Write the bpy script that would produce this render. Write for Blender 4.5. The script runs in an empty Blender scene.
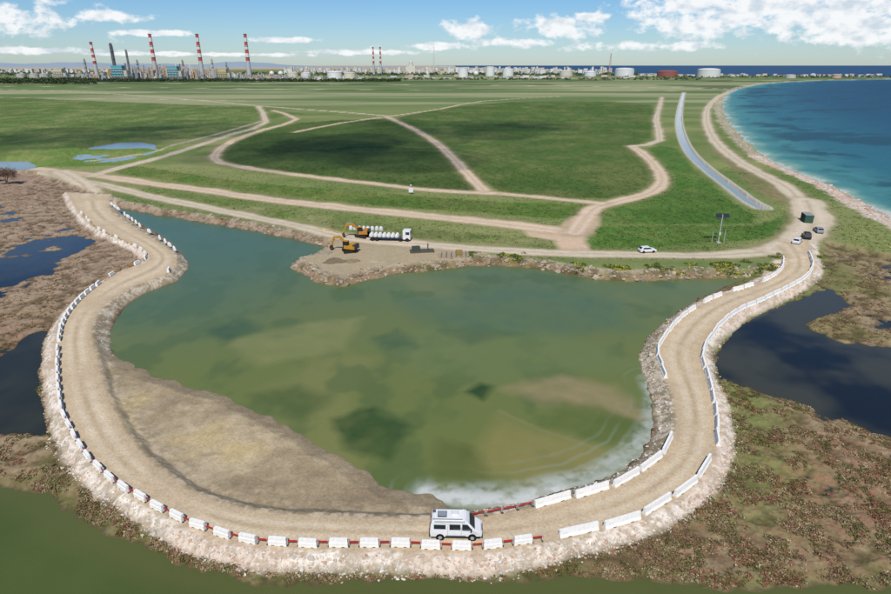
import bpy, math, random
import numpy as np
random.seed(4); rng=np.random.default_rng(7)
H=45.0; PIT=math.radians(21.33); CP=math.cos(PIT); SP=math.sin(PIT); FL=594.0
# ---------------------------------------------------------------- survey helpers: map survey bearings -> metric ground position
def P(u,v,z=1.3):
    dx=(u-445.5)/FL; dy=(297-v)/FL
    rz=-SP+dy*CP
    t=(H-z)/max(-rz,1e-5)
    return (t*dx, t*(CP+dy*SP))
def PL(l,z=1.3): return [P(u,v,z) for u,v in l]
def AT(u,Y,z=1.5): return (u-445.5)/FL*(Y*CP+(H-z)*SP)
def ZV(v,Y):
    a=math.atan((297-v)/FL)-PIT
    return H+Y*math.tan(a)
def lin(c): return tuple(((x/255.0)/12.92 if x/255.0<=0.04045 else ((x/255.0+0.055)/1.055)**2.4) for x in c)
def C(r,g,b,k=0.88): return np.array(lin((r,g,b)))*k
# ---------------------------------------------------------------- numpy noise
_T=np.random.default_rng(3).random(65536).astype(np.float64)
def vn(x,y,s):
    xi=np.floor(x).astype(np.int64); yi=np.floor(y).astype(np.int64)
    fx=x-xi; fy=y-yi; fx=fx*fx*(3-2*fx); fy=fy*fy*(3-2*fy)
    def h(a,b): return _T[((a*73856093)^(b*19349663)^(s*83492791))&65535]
    return (h(xi,yi)*(1-fx)+h(xi+1,yi)*fx)*(1-fy)+(h(xi,yi+1)*(1-fx)+h(xi+1,yi+1)*fx)*fy
def fbm(x,y,s,o=3):
    r=0;a=1;t=0
    for i in range(o):
        r=r+a*vn(x*2**i+17.3*i,y*2**i-9.1*i,s+i); t+=a; a*=0.55
        x,y=x*.8-y*.6,x*.6+y*.8
    return r/t
def sm(x,a,b):
    t=np.clip((x-a)/(b-a),0,1); return t*t*(3-2*t)
def catm(pts,n=3,closed=False):
    p=[np.array(q,float) for q in pts]; N=len(p); out=[]
    for i in (range(N) if closed else range(N-1)):
        if closed: a,b,c,d=p[i-1],p[i],p[(i+1)%N],p[(i+2)%N]
        else: a,b,c,d=p[max(i-1,0)],p[i],p[i+1],p[min(i+2,N-1)]
        for k in range(n):
            t=k/n
            out.append(0.5*((2*b)+(-a+c)*t+(2*a-5*b+4*c-d)*t*t+(-a+3*b-3*c+d)*t**3))
    if not closed: out.append(p[-1])
    return np.array(out)
def dseg(X,Y,pl,closed):
    best=np.full(X.shape,1e18)
    n=len(pl)
    for i in range(n if closed else n-1):
        ax,ay=pl[i]; bx,by=pl[(i+1)%n]
        ex,ey=bx-ax,by-ay; L=ex*ex+ey*ey+1e-9
        px=X-ax; py=Y-ay
        t=np.clip((px*ex+py*ey)/L,0,1)
        d=(px-t*ex)**2+(py-t*ey)**2
        np.minimum(best,d,out=best)
    return np.sqrt(best)
def inside(X,Y,pl):
    r=np.zeros(X.shape,bool); n=len(pl)
    for i in range(n):
        ax,ay=pl[i]; bx,by=pl[(i+1)%n]
        if ay==by: continue
        c=((ay>Y)!=(by>Y))&(X<(bx-ax)*(Y-ay)/(by-ay)+ax)
        r^=c
    return r
def sdf(X,Y,pl,mg=25.):
    out=np.full(X.shape,float(mg))
    x0,y0=pl.min(0)-mg; x1,y1=pl.max(0)+mg
    k=(X>x0)&(X<x1)&(Y>y0)&(Y<y1)
    if k.any():
        xs=X[k]; ys=Y[k]
        d=dseg(xs,ys,pl,True); ins=inside(xs,ys,pl)
        out[k]=np.where(ins,-d,np.minimum(d,mg))
    return out
def dln(X,Y,pl,mg=25.):
    out=np.full(X.shape,float(mg))
    x0,y0=pl.min(0)-mg; x1,y1=pl.max(0)+mg
    k=(X>x0)&(X<x1)&(Y>y0)&(Y<y1)
    if k.any(): out[k]=np.minimum(dseg(X[k],Y[k],pl,False),mg)
    return out
def mk(d,w): return np.clip(0.5-d/w,0,1)
def mix(a,b,t): return a+(b-a)*np.clip(t,0,1)[...,None]
# ---------------------------------------------------------------- layout
OUT=[(66,192),(78,212),(92,226),(112,236),(135,246),(148,256),(143,264),(120,272),(97,285),(75,303),(60,322),(54,345),(56,380),(60,410),(70,435),(88,462),(115,487),(150,508),(185,527),(230,542),(280,549),(340,550),(400,551),(470,553),(530,547),(580,537),(630,524),(668,506),(697,485),(714,460),(720,435),(718,405),(710,380),(704,355),(712,335),(735,313),(770,297),(805,280),(816,268),(812,252),(808,240)]
INN=[(112,195),(108,207),(130,225),(155,240),(172,252),(176,262),(165,275),(140,284),(115,297),(98,315),(92,335),(98,365),(108,395),(122,425),(145,455),(175,480),(215,500),(260,511),(320,515),(380,518),(430,519),(480,517),(530,508),(580,496),(630,479),(662,456),(674,430),(674,400),(664,375),(656,352),(668,330),(690,310),(720,295),(760,283),(782,270),(786,258),(776,246)]
wO=catm(PL(OUT),2); wI=catm(PL(INN),2)
ROAD=np.vstack([wO,wI[::-1]])
SAND=catm(PL([(92,330),(102,348),(130,362),(170,379),(215,391),(250,404),(300,430),(350,459),(395,484),(430,492),(450,506),(430,522),(300,518),(215,505),(140,460),(105,410),(88,350)],0.5),2,True)
POND=catm(PL([(112,206),(150,210),(200,218),(250,226),(300,235),(335,246),(300,262),(325,276),(345,281),(385,271),(440,266),(475,262),(520,263),(570,270),(620,278),(680,275),(745,274),(735,284),(700,298),(672,322),(652,345),(652,370),(668,395),(668,430),(648,462),(600,487),(560,499),(510,511),(450,515),(430,508),(380,515),(250,508),(160,470),(110,400),(96,340),(108,312),(130,297),(165,283),(182,262),(172,245),(150,230)],0),2,True)
UPL=catm(PL([(-900,190),(-300,180),(0,171),(40,176),(75,186),(112,200),(150,209),(200,217),(250,225),(290,233),(335,243),(318,254),(300,262),(325,275),(345,279),(385,269),(440,264),(475,260),(520,261),(570,268),(620,275),(680,272),(745,272),(790,264),(818,254),(826,243),(850,246),(891,256),(960,285),(1100,360),(1500,560)],0.8),2)
UPL=np.vstack([UPL,[[90000,200],[90000,90000],[-90000,90000],[-90000,200]]])
SEA=np.array(PL([(722,105),(724,113),(728,120),(735,130),(745,140),(757,150),(770,160),(784,167),(800,173),(820,181),(840,190),(870,207),(891,218),(960,250),(1100,320),(1400,450),(4000,450),(4000,80),(1500,78.4),(891,78.8),(820,80.3),(780,82.2),(760,84),(740,88),(730,92),(724,98)],0))
SEA2=np.vstack([PL([(470,67.6),(560,70),(640,73.3),(700,75),(800,76.4),(891,77.1),(4000,77.1)],0),[[90000,90000],[-2000,90000]]])
LAG=catm(PL([(-900,470),(-300,478),(-40,486),(0,489),(28,491),(60,504),(95,527),(130,543),(165,558),(205,573),(290,583),(380,581),(500,579),(600,580),(680,584),(740,590),(820,585),(900,586),(1000,596),(1300,700),(1300,900),(-900,900)],0),2,True)
WL1=catm(PL([(-60,246),(0,246),(30,238),(75,233),(92,245),(62,262),(50,285),(25,295),(0,303),(-60,305)],0),2,True)
WL2=catm(PL([(-80,365),(0,358),(30,335),(50,340),(54,400),(64,428),(40,434),(0,430),(-80,425)],0),2,True)
WR=catm(PL([(716,335),(740,313),(784,294),(830,290),(840,306),(812,320),(836,338),(891,352),(960,355),(960,420),(891,430),(840,418),(790,404),(740,390),(716,374)],0),2,True)
WS=[catm(PL(q,0),2,True) for q in ([(770,478),(800,470),(835,480),(840,492),(800,495)],[(850,372),(891,380),(891,400),(840,392)])]
LPN=catm(PL([(78,151),(105,144),(140,141),(164,148),(135,157),(100,162),(84,164)],0.6),2,True)
LP2=catm(PL([(-20,161),(20,160),(38,165),(20,169),(-20,168)],0.6),2,True)
TRK=[
 ([(-200,150),(-60,158),(0,164),(60,171),(110,177),(150,183),(205,190),(260,198),(330,206),(400,213),(470,220),(530,227),(575,232)],3.8,0),
 ([(40,172),(100,184),(150,196),(220,210),(300,226),(350,238),(420,244),(500,250),(560,253),(620,254),(700,255),(760,252),(792,240)],2.8,1),
 ([(775,250),(798,236),(808,218),(800,200),(780,183),(745,165),(722,148),(710,132),(706,115),(712,102),(730,91),(765,84),(820,80.2),(891,79),(1100,79)],3.6,1),
 ([(800,240),(815,222),(806,200)],5,1),
 ([(575,232),(590,212),(602,205),(640,196),(660,186),(660,172),(645,155),(632,146)],3.0,0),
 ([(480,192),(540,197),(600,203)],2.3,0),
 ([(632,146),(660,140),(656,120),(660,105),(662,97)],2.8,1),
 ([(388,117),(418,131),(442,147),(462,168),(484,190)],2.6,0),
 ([(272,110),(297,119),(262,130),(232,141),(216,153),(222,163),(300,175),(380,184),(430,190),(490,193)],2.6,0),
 ([(258,106),(266,122),(232,134),(190,148),(150,160),(118,168),(90,176)],2.8,1),
 ([(295,132),(340,123),(390,116),(440,109),(482,101),(560,96)],2.0,0),
 ([(-50,88),(60,91),(160,97),(262,106),(330,111),(390,116)],2.8,1),
 ([(-80,96),(40,98),(150,99),(250,101)],2.2,1),
 ([(0,82.5),(200,83.5),(400,84.5),(560,86),(700,88),(728,89)],3.8,1),
 ([(0,86),(200,88),(420,90),(600,90),(690,91)],2.8,1),
 ([(90,158),(150,150),(220,133),(262,121)],1.3,1),
 ([(60,171),(80,182),(95,200)],4.0,1),
]
TRK=[(catm(PL(a,1.5),2),w,k) for a,w,k in TRK]
JUNC=catm(PL([(520,222),(560,226),(590,205),(600,222),(585,240),(592,252),(560,252),(555,240),(530,236)],1.5),2,True)
APR=catm(PL([(300,255),(318,240),(350,236),(410,238),(470,248),(470,257),(430,262),(385,266),(345,276),(318,268)],1.5),2,True)
FLD=[
 ([(235,142),(298,123),(385,119),(418,134),(446,154),(478,190),(420,188),(300,173),(228,163),(222,153)],C(76,98,46),C(96,110,58)),
 ([(396,118),(480,104),(560,101),(650,104),(650,138),(630,145),(652,168),(652,180),(610,198),(500,191),(468,166),(442,142)],C(82,106,50),C(116,122,70)),
 ([(648,148),(676,148),(697,172),(738,206),(752,223),(600,222),(592,214),(650,197),(672,182)],C(84,118,52),C(112,128,66)),
 ([(130,165),(215,178),(300,187),(400,194),(500,202),(588,205),(572,219),(500,214),(350,203),(220,186),(120,174)],C(94,120,54),C(130,134,76)),
 ([(110,180),(200,197),(300,213),(400,226),(480,234),(552,240),(550,247),(450,241),(380,236),(300,222),(200,206),(110,190)],C(106,126,64),C(154,148,102)),
 ([(592,226),(752,226),(786,212),(790,225),(765,238),(700,243),(600,248)],C(86,120,52),C(118,130,70)),
 ([(-200,92),(250,107),(258,120),(205,138),(100,140),(60,152),(-200,155)],C(96,118,60),C(138,142,86)),
 ([(20,150),(70,148),(100,146),(210,146),(120,165),(30,165),(0,158)],C(110,136,64),C(144,146,88)),
 ([(730,150),(760,170),(786,186),(796,200),(784,204),(755,190),(735,170),(712,150)],C(138,128,88),C(110,122,70)),
]
FLD=[(catm(PL(a,1.5),2,True),c1,c2) for a,c1,c2 in FLD]
CANAL=catm(PL([(684,92),(681,104),(679,120),(682,136),(690,152),(706,168),(728,185),(748,200),(762,208)],1.5),4)

def terrain(X,Y):
    D=np.hypot(X,Y)+1
    big=fbm(X/45,Y/45,1,4); mid=fbm(X/9,Y/9,5,3); sml=fbm(X/1.7,Y/1.7,9,3); fin=fbm(X/0.45,Y/0.45,14,2)
    far=np.clip((D-150)/500,0,1)
    a=0.55+D*0.0035
    wx=(fbm(X/3.2,Y/3.2,21,3)-.5)*2; wy=(fbm(X/3.2,Y/3.2,31,3)-.5)*2
    Wx=(fbm(X/14,Y/14,22,3)-.5)*2; Wy=(fbm(X/14,Y/14,32,3)-.5)*2
    Xw=X+wx*a; Yw=Y+wy*a
    f1=np.clip(130/D,0,1)
    dr=sdf(X+wx*.35,Y+wy*.35,ROAD,14)
    dO=dln(X,Y,wO,14); dI=dln(X,Y,wI,14)
    dp=sdf(Xw,Yw,POND,30); dsd=sdf(Xw,Yw,SAND,14); dl=sdf(X+wx*.9,Y+wy*.9,LAG,60)
    du=sdf(Xw,Yw,UPL,12); ds=sdf(X+wx*a*1.5,Y+wy*a*1.5,SEA,60); ds2=sdf(X,Y,SEA2,60)
    d1=sdf(Xw+Wx*4,Yw+Wy*4,WL1,20); d2=sdf(Xw+Wx*2,Yw+Wy*2,WL2,20); d3=sdf(Xw+Wx*4,Yw+Wy*4,WR,20)
    hm=0.30+(mid-.5)*0.85+(big-.5)*0.5+.15*sm(Y,95,75)
    hm=hm-0.36*sm(-d1,-3,3)-0.8*sm(-d2,-2,2)-0.72*sm(-d3,-2.5,2.5)
    near=sm(dr,5,1)
    hm=hm+0.15*near
    for w in WS: hm=hm-0.6*sm(-sdf(Xw+Wx*2,Yw+Wy*2,w,8),-1.0,1.0)
    bump=(sml-.45)*0.6+(fin-.5)*0.26*f1
    hmv=hm+np.where(hm>0,1,0.3)*bump*np.clip(hm*3+.6,0.2,1)
    hl=np.clip(dl,-8,30)*0.26+.01
    hmv=np.minimum(hmv,hl+bump*0.6*np.clip(dl+.6,0,1))
    h=np.minimum(hmv,np.clip(dp,-5,30)*0.3+.013)
    hs=0.62+0.2*(mid-.5)-np.clip(dsd+2.5,0,20)*0.26+(sml-.5)*.10+.45*sm(dr,4,0)
    h=np.maximum(h,hs)
    inner=(dI<dO)
    slope=np.where(inner,.6,.8)
    hr=1.3-np.clip(dr-0.45,0,20)*(slope+0.3*(sml-.5))+(fin-.5)*0.16*f1*sm(dr,0,.6)+(sml-.5)*.12*sm(dr,0,.6)
    hroad=np.where(dr<=0.0,1.3+(sml-.5)*0.03,hr)
    hu=1.45-np.clip(du+0.5,0,20)*0.5+(sml-.5)*0.25*sm(du,-3,0)+(mid-.5)*.25
    h=np.maximum(h,np.maximum(hroad,hu))
    hb=np.clip(ds,-30,60)*0.13+(mid-.5)*.3*sm(ds,0,6)
    h=np.where(ds<30,np.minimum(h,hb),h)
    h=np.where(ds2<30,np.minimum(h,np.clip(ds2,-3,3)),h)
    dlp=np.minimum(sdf(X+wx*a*2.5,Y+wy*a*2.5,LPN,15),sdf(Xw,Yw,LP2,15)); h=np.where(dlp<14,np.minimum(h,np.clip(dlp,-2,20)*0.16+(fbm(X/26,Y/26,66,3)-.40)*1.9),h)
    dc=dln(X,Y,CANAL,14)
    cs=np.zeros(X.shape+(3,))
    t1=sm(sml,.3,.72); t2=sm(mid,.35,.65); t3=sm(big,.35,.65)
    left=sm(-X,15,45)*sm(Y,75,130)
    col=mix(np.broadcast_to(C(120,100,74),cs.shape),C(158,140,110),t1)
    col=mix(col,mix(np.broadcast_to(C(98,100,56),cs.shape),C(138,132,84),t1),t2*0.55*(1-.6*left))
    col=mix(col,C(148,104,84),t3*sm(fin*.5+sml*.5,.45,.6)*0.65)
    col=mix(col,mix(np.broadcast_to(C(142,118,98),cs.shape),C(172,150,128),t1),left*.75)
    col=mix(col,C(78,72,48),sm(sml,.42,.25)*.5)
    gr=sm(X,20,45)*sm(dr,12,3)*sm(dr,0,2)*sm(Y,165,120); col=mix(col,C(112,126,66),gr*.75*sm(mid*.5+sml*.5,.38,.55))
    grl=sm(dl,2.6,.6); col=mix(col,C(104,106,60),grl*.5)
    col=mix(col,C(84,74,54),sm(h,0.14,0.0)*.7)
    ms=mk(dsd-.1,1.2)
    sc=mix(np.broadcast_to(C(162,144,114),cs.shape),C(194,176,144),sm(sml*.4+mid*.6,.3,.7))
    sc=mix(sc,C(198,174,118),sm(mid,.48,.7)*.55)
    sc=mix(sc,C(146,130,104),sm(dsd,-3.2,-.8)*.7)
    sc=mix(sc,C(118,104,84),sm(fbm(X/5,Y/2.5,88,3),.55,.7)*.3)
    sc=sc*(0.86+.28*fin)[...,None]
    col=mix(col,sc,ms)
    t4=sm(fbm(X/70,Y/35,41,4),.33,.67); t5=sm(fbm(X/14,Y/20,47,3),.3,.7)
    uc=mix(np.broadcast_to(C(104,124,64),cs.shape),C(146,150,94),t4*.8)
    uc=mix(uc,C(162,154,112),t5*.22)
    st=fbm(X/420,Y/60,55,4); fz=sm(Y,420,900)
    uc=mix(uc,mix(np.broadcast_to(C(106,126,74),cs.shape),C(160,160,120),sm(st,.42,.66)),fz)
    uc=mix(uc,C(82,98,62),sm(fbm(X/200,Y/90,61,3),.56,.62)*sm(Y,900,1300)*.8)
    for pl,c1,c2 in FLD:
        d=sdf(X+wx*a*.7,Y+wy*a*.7,pl,6)
        t=sm(fbm(X/13,Y/18,71,4),.35,.75)*.7
        fc=mix(np.broadcast_to(c1,cs.shape),c2,t)
        fc=mix(fc,c1*.8,sm(fbm(X/40,Y/45,73,3),.5,.7)*.5)
        spk=fbm(X/1.6,Y/3,77,2)
        fc=fc*(0.76+.48*spk)[...,None]
        rows=0.5+0.5*np.sin((X*.9+Y*.45)*2*math.pi/5.5+wx*1.2)
        fc=fc*(1-.08*rows*np.clip(1.5-D/450,0,1))[...,None]
        uc=mix(uc,fc,mk(d,1.5+D*.004))
    uc=mix(uc,mix(np.broadcast_to(C(126,110,86),cs.shape),C(178,166,142),sm(sml,.4,.65)),sm(du,-2.2,-.6)*sm(X,75,40)*.9)
    uc=mix(uc,C(184,164,136),mk(sdf(X+wx*a*.5,Y+wy*a*.5,APR,8),2)*.85)
    jd=mk(sdf(X+wx*a*.5,Y+wy*a*.5,JUNC,8),2)
    uc=mix(uc,C(212,184,154),jd)
    for pl,w,k in TRK:
        dd=dln(X+wx*a*.35,Y+wy*a*.35,pl,14)
        d=dd-w*(1+.25*(mid-.5)*2)
        tc=C(214,186,156) if k==0 else C(204,187,160)
        tc=np.broadcast_to(tc,cs.shape)*(0.88+.24*mid)[...,None]
        rut=np.exp(-((dd-w*.45)/(w*.22))**2)
        tc=mix(tc,C(228,212,188),rut*.5)
        tc=mix(tc,C(154,140,106),sm(dd,w*.2,0)*.4*sm(mid,.4,.6))
        uc=mix(uc,tc,mk(d,.8+D*.003)*.95)
        uc=mix(uc,C(160,144,110),mk(d-1.4,3+D*.003)*(1-mk(d,.8+D*.003))*.5)
    uc=mix(uc,C(200,192,176),mk(dc-3.3,.9)); uc=mix(uc,C(130,138,132),mk(dc-1.9,.6))
    h=np.where(dc<6,np.where(dc<2.1,.45,np.maximum(h,h+0.5*mk(np.abs(dc-2.7)-.35,.3))),h)
    mu=np.clip(.5-(du-.1)/1.2,0,1)
    col=mix(col,uc,mu)
    bw=np.where(Y<320,1.0,0.55)
    bc=mix(np.broadcast_to(C(190,172,154),cs.shape),C(218,203,184),sm(fbm(X/1.2,Y/1.2,81,3),.35,.65))
    bc=mix(bc,C(208,166,144),sm(mid,.5,.7)*.5); bc=mix(bc,C(160,142,122),sm(ds,2.5,.3)*.7)
    dtr=dln(X,Y,TRK[2][0],14)
    col=mix(col,bc,np.clip(sm(ds,11*1.0,7)*sm(dtr,3.4,5.0)+sm(ds,4,2),0,1)*bw)
    tt=dI/(dI+dO+1e-6)
    rc=np.broadcast_to(C(204,182,150),cs.shape)*(0.92+.16*mid)[...,None]
    tr=np.exp(-((tt-.30)/.08)**2)+np.exp(-((tt-.62)/.08)**2)
    rc=mix(rc,C(216,200,172),np.clip(tr,0,1)*.7*sm(mid,.2,.6))
    rc=mix(rc,C(172,152,120),sm(np.abs(tt-.46),.10,.0)*.5*sm(sml*.4+mid*.6,.35,.6))
    rc=mix(rc,C(172,152,120),sm(np.minimum(dO,dI),1.5,.3)*.35)
    rc=rc*(.95+.10*fin)[...,None]
    outer=sm(dI-dO,-.5,.5)
    rb=mix(np.broadcast_to(C(188,172,148),cs.shape),C(232,220,204),sm(fin*.6+sml*.4,.38,.6))
    rb=mix(rb,C(202,170,146),sm(mid,.5,.7)*.4)
    inb=mix(np.broadcast_to(C(154,138,112),cs.shape),C(204,190,166),sm(fin*.5+sml*.5,.42,.6))
    rb=mix(inb,rb,np.clip(outer+sm(X,40,55),0,1))
    rb=mix(rb,C(104,92,68),sm(h,.18,.0)*.6)
    wout=np.where(outer>.5,1.5,2.4)+ (mid-.5)*1.4
    col=mix(col,rb,mk(dr-wout,.9)*(1-sm(-du,1.5,3))*(1-ms*.75))
    col=mix(col,rc,mk(dr,.35+D*.002))
    info=dict(dr=dr,du=du,ds=ds,dl=dl,dp=dp,dsd=dsd,mu=mu,outer=outer,D=D,dc=dc)
    return h,np.clip(col,0,1),info

def mesh_np(name,V,F,col=None,smooth=True,mat=None):
    me=bpy.data.meshes.new(name); k=F.shape[1]
    me.vertices.add(len(V)); me.vertices.foreach_set('co',np.ascontiguousarray(V,dtype=np.float32).ravel())
    me.loops.add(F.size); me.loops.foreach_set('vertex_index',np.ascontiguousarray(F,dtype=np.int32).ravel())
    me.polygons.add(len(F)); me.polygons.foreach_set('loop_start',np.arange(0,F.size,k,dtype=np.int32))
    try: me.polygons.foreach_set('loop_total',np.full(len(F),k,dtype=np.int32))
    except Exception: pass
    me.polygons.foreach_set('use_smooth',np.full(len(F),smooth))
    if col is not None:
        a=me.attributes.new('col','FLOAT_COLOR','POINT')
        a.data.foreach_set('color',np.concatenate([col,np.ones((len(col),1))],1).astype(np.float32).ravel())
    me.update(calc_edges=True)
    o=bpy.data.objects.new(name,me); bpy.context.collection.objects.link(o)
    if mat: me.materials.append(mat)
    return o
# ---------------------------------------------------------------- materials
def new_mat(name):
    m=bpy.data.materials.new(name); m.use_nodes=True; nt=m.node_tree
    return m,nt,nt.nodes['Principled BSDF']
def attr_mat(name,rough=.9,spec=.2,nscale=2.0,namt=.25,bump=0.0,bscale=4.0,metal=0,scale2=None,amt2=.1):
    m,nt,b=new_mat(name); N=nt.nodes; L=nt.links
    at=N.new('ShaderNodeAttribute'); at.attribute_name='col'
    tc=N.new('ShaderNodeTexCoord'); src=at.outputs['Color']
    for sc_,am in ([(nscale,namt),(scale2,amt2)] if scale2 else [(nscale,namt)]):
        n=N.new('ShaderNodeTexNoise'); n.inputs['Scale'].default_value=sc_; n.inputs['Detail'].default_value=6; n.inputs['Roughness'].default_value=.7
        L.new(tc.outputs['Object'],n.inputs['Vector'])
        mr=N.new('ShaderNodeMapRange'); mr.inputs['From Min'].default_value=.3; mr.inputs['From Max'].default_value=.7
        mr.inputs['To Min'].default_value=1-am; mr.inputs['To Max'].default_value=1+am
        L.new(n.outputs['Fac'],mr.inputs['Value'])
        vm=N.new('ShaderNodeVectorMath'); vm.operation='SCALE'
        L.new(src,vm.inputs[0]); L.new(mr.outputs['Result'],vm.inputs['Scale']); src=vm.outputs[0]
    L.new(src,b.inputs['Base Color'])
    b.inputs['Roughness'].default_value=rough; b.inputs['Specular IOR Level'].default_value=spec; b.inputs['Metallic'].default_value=metal
    if bump>0:
        n2=N.new('ShaderNodeTexNoise'); n2.inputs['Scale'].default_value=bscale; n2.inputs['Detail'].default_value=5
        L.new(tc.outputs['Object'],n2.inputs['Vector'])
        bp=N.new('ShaderNodeBump'); bp.inputs['Strength'].default_value=1; bp.inputs['Distance'].default_value=bump
        L.new(n2.outputs['Fac'],bp.inputs['Height']); L.new(bp.outputs['Normal'],b.inputs['Normal'])
    return m
M_ter=attr_mat('ground_earth',.95,.1,3.2,.20,.05,4.5,0,.55,.10)
M_obj=attr_mat('painted_surface',.55,.4,1.5,.08)
M_conc=attr_mat('concrete',.85,.2,2.5,.12,.01,20)
M_veg=attr_mat('foliage',.8,.15,1.0,.2)
M_rock=attr_mat('rock',.9,.15,3.0,.2,.02,8)
M_glass,_,b=new_mat('dark_glass'); b.inputs['Base Color'].default_value=(.02,.025,.03,1); b.inputs['Roughness'].default_value=.08
def water_mat(name,rough,spec,b1,s1,b2,s2,stretch=(1,1,1)):
    m,nt,b=new_mat(name); N=nt.nodes; L=nt.links
    at=N.new('ShaderNodeAttribute'); at.attribute_name='col'
    L.new(at.outputs['Color'],b.inputs['Base Color'])
    b.inputs['Roughness'].default_value=rough; b.inputs['Specular IOR Level'].default_value=spec; b.inputs['IOR'].default_value=1.33
    tc=N.new('ShaderNodeTexCoord'); mp=N.new('ShaderNodeMapping'); mp.inputs['Scale'].default_value=stretch; mp.inputs['Rotation'].default_value=(0,0,.5)
    L.new(tc.outputs['Object'],mp.inputs['Vector'])
    prev=None
    for d,s in ((b1,s1),(b2,s2)):
        n=N.new('ShaderNodeTexNoise'); n.inputs['Scale'].default_value=s; n.inputs['Detail'].default_value=3
        L.new(mp.outputs[0],n.inputs['Vector'])
        bp=N.new('ShaderNodeBump'); bp.inputs['Distance'].default_value=d
        L.new(n.outputs['Fac'],bp.inputs['Height'])
        if prev: L.new(prev.outputs['Normal'],bp.inputs['Normal'])
        prev=bp
    L.new(prev.outputs['Normal'],b.inputs['Normal'])
    return m
M_pond=water_mat('pond_water_surface',.2,.22,.03,2.2,.012,9,(1,.6,1))
M_lag=water_mat('lagoon_water_surface',.1,.3,.015,1.5,.005,6)
M_mar=water_mat('marsh_water_surface',.12,.22,.01,2,.005,8)
M_sea=water_mat('sea_water_surface',.4,.12,.3,.35,.12,1.6,(1,.6,1))
# ---------------------------------------------------------------- level-of-detail grid rows / columns
def yv(v): return P(445.5,v,0)[1]
def grid(sv1,sv2,su,lim):
    vs=list(np.arange(640,110,-sv1))+list(np.arange(110,66.6,-sv2))
    ys=[-300,-80,0,18,28]+[yv(v) for v in vs]+[50000,85000]
    s=np.arange(-lim,lim+1e-6,su/FL)
    ext=np.array([.02,.05,.1,.2,.35,.6,1.,1.6,2.5,4,6])
    s=np.concatenate([-(lim+ext[::-1]),s,lim+ext])
    ys=np.array(ys); w=np.maximum(ys*CP+H*SP,48)
    Xg=w[:,None]*s[None,:]; Yg=np.repeat(ys[:,None],len(s),1)
    return Xg,Yg
def faces(r,c):
    i=np.arange(r*c).reshape(r,c)
    return np.stack([i[:-1,:-1],i[:-1,1:],i[1:,1:],i[1:,:-1]],-1).reshape(-1,4)
import time; t0=time.time()
Xg,Yg=grid(.8,.4,1.0,.82)
r,c=Xg.shape
hh,cc,inf=terrain(Xg.ravel(),Yg.ravel())
V=np.stack([Xg.ravel(),Yg.ravel(),hh],1)
ground=mesh_np('ground',V,faces(r,c),cc,True,M_ter)
# ---------------------------------------------------------------- water
Xq,Yq=grid(1.3,.8,1.7,.82); r,c=Xq.shape; X=Xq.ravel(); Y=Yq.ravel(); D=np.hypot(X,Y)
wx=(fbm(X/4,Y/4,21,3)-.5)*2; wy=(fbm(X/4,Y/4,31,3)-.5)*2
n1=fbm(X/12,Y/12,91,4); n2=fbm(X/3,Y/3,95,3); n3=fbm(X/60,Y/40,99,3)
dS=sdf(X,Y,SEA,400); dS2=sdf(X,Y,SEA2,60); dP=sdf(X,Y,POND,14); dL=sdf(X,Y,LAG,30)
dep=-dS+(n1-.5)*16
sea=mix(np.broadcast_to(C(140,172,150),(len(X),3)),C(70,134,132),sm(dep,0,10))
sea=mix(sea,C(38,104,116),sm(dep,10,45)); sea=mix(sea,C(20,76,100),sm(dep,40,140)); sea=mix(sea,C(14,58,86),sm(dep,140,350))
sea=mix(sea,C(20,66,78),sm(n3*.6+n1*.4,.47,.58)*sm(dep,6,30)*(1-sm(dep,150,350))*.8)
sea=mix(sea,C(200,205,198),sm(dep-(n2-.5)*3,1.5,0)*.7)
sea=mix(sea,C(14,62,98),(dS2<55)*1.0*np.ones(len(X)))
pond=mix(np.broadcast_to(C(110,120,66),(len(X),3)),C(88,112,80),sm(Y,85,160))
q1=fbm(X/20,Y/26,191,4); q2=fbm(X/7,Y/9,193,4)
pond=mix(pond,C(130,130,78),sm(q1,.46,.66)*.6*sm(Y,170,95)); pond=mix(pond,C(76,98,58),sm(q2,.5,.68)*.5)
pond=mix(pond,C(76,106,84),sm(-X,20,60)*sm(Y,80,115)*.6)
def pp(q,c,k,w=2.5,z=0,wa=1.1):
    global pond
    d=sdf(X+wx*wa,Y+wy*wa,np.array(PL(q,0)),8)
    pond=mix(pond,c,mk(d,w)*k*(.55+.8*(n2)))
pp([(225,342),(300,324),(362,318),(345,350),(262,366)],C(134,136,84),.7)
pp([(360,340),(500,318),(600,345),(640,370),(560,372),(500,384),(420,372)],C(108,124,76),.6,5)
pp([(330,418),(372,406),(412,425),(388,462),(345,452)],C(60,82,44),.8,1.8)
pp([(466,392),(482,383),(494,386),(484,400)],C(52,76,40),.85,1.4,0,.5)
pp([(205,330),(240,318),(258,328),(225,345)],C(60,88,64),.6)
pp([(372,338),(400,330),(414,345),(386,356)],C(64,90,62),.6)
pp([(250,395),(300,385),(335,398),(300,418),(270,410)],C(74,92,50),.6)
pp([(440,330),(480,322),(520,335),(470,345)],C(70,94,62),.5)
pp([(508,388),(560,376),(612,386),(652,412),(652,428),(600,414),(545,402)],C(158,140,102),.7,3)
pp([(500,418),(560,436),(612,450),(600,474),(540,490),(470,470),(480,440)],C(142,134,80),.7,3)
pp([(560,400),(600,405),(648,426),(636,446),(590,440),(540,425)],C(92,106,52),.75,2)
pp([(440,440),(470,445),(500,488),(480,490),(430,470)],C(90,98,50),.6,2)
pp([(400,300),(520,285),(620,300),(640,330),(560,335),(430,325)],C(82,108,82),.6,6)
for q in ([(500,412),(548,432),(600,450)],[(545,380),(600,395),(650,414)]):
    d=dln(X+wx*.4,Y+wy*.4,np.array(PL(q,0)),6); pond=mix(pond,C(156,142,102),mk(d-.15,.8)*.4)
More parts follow.
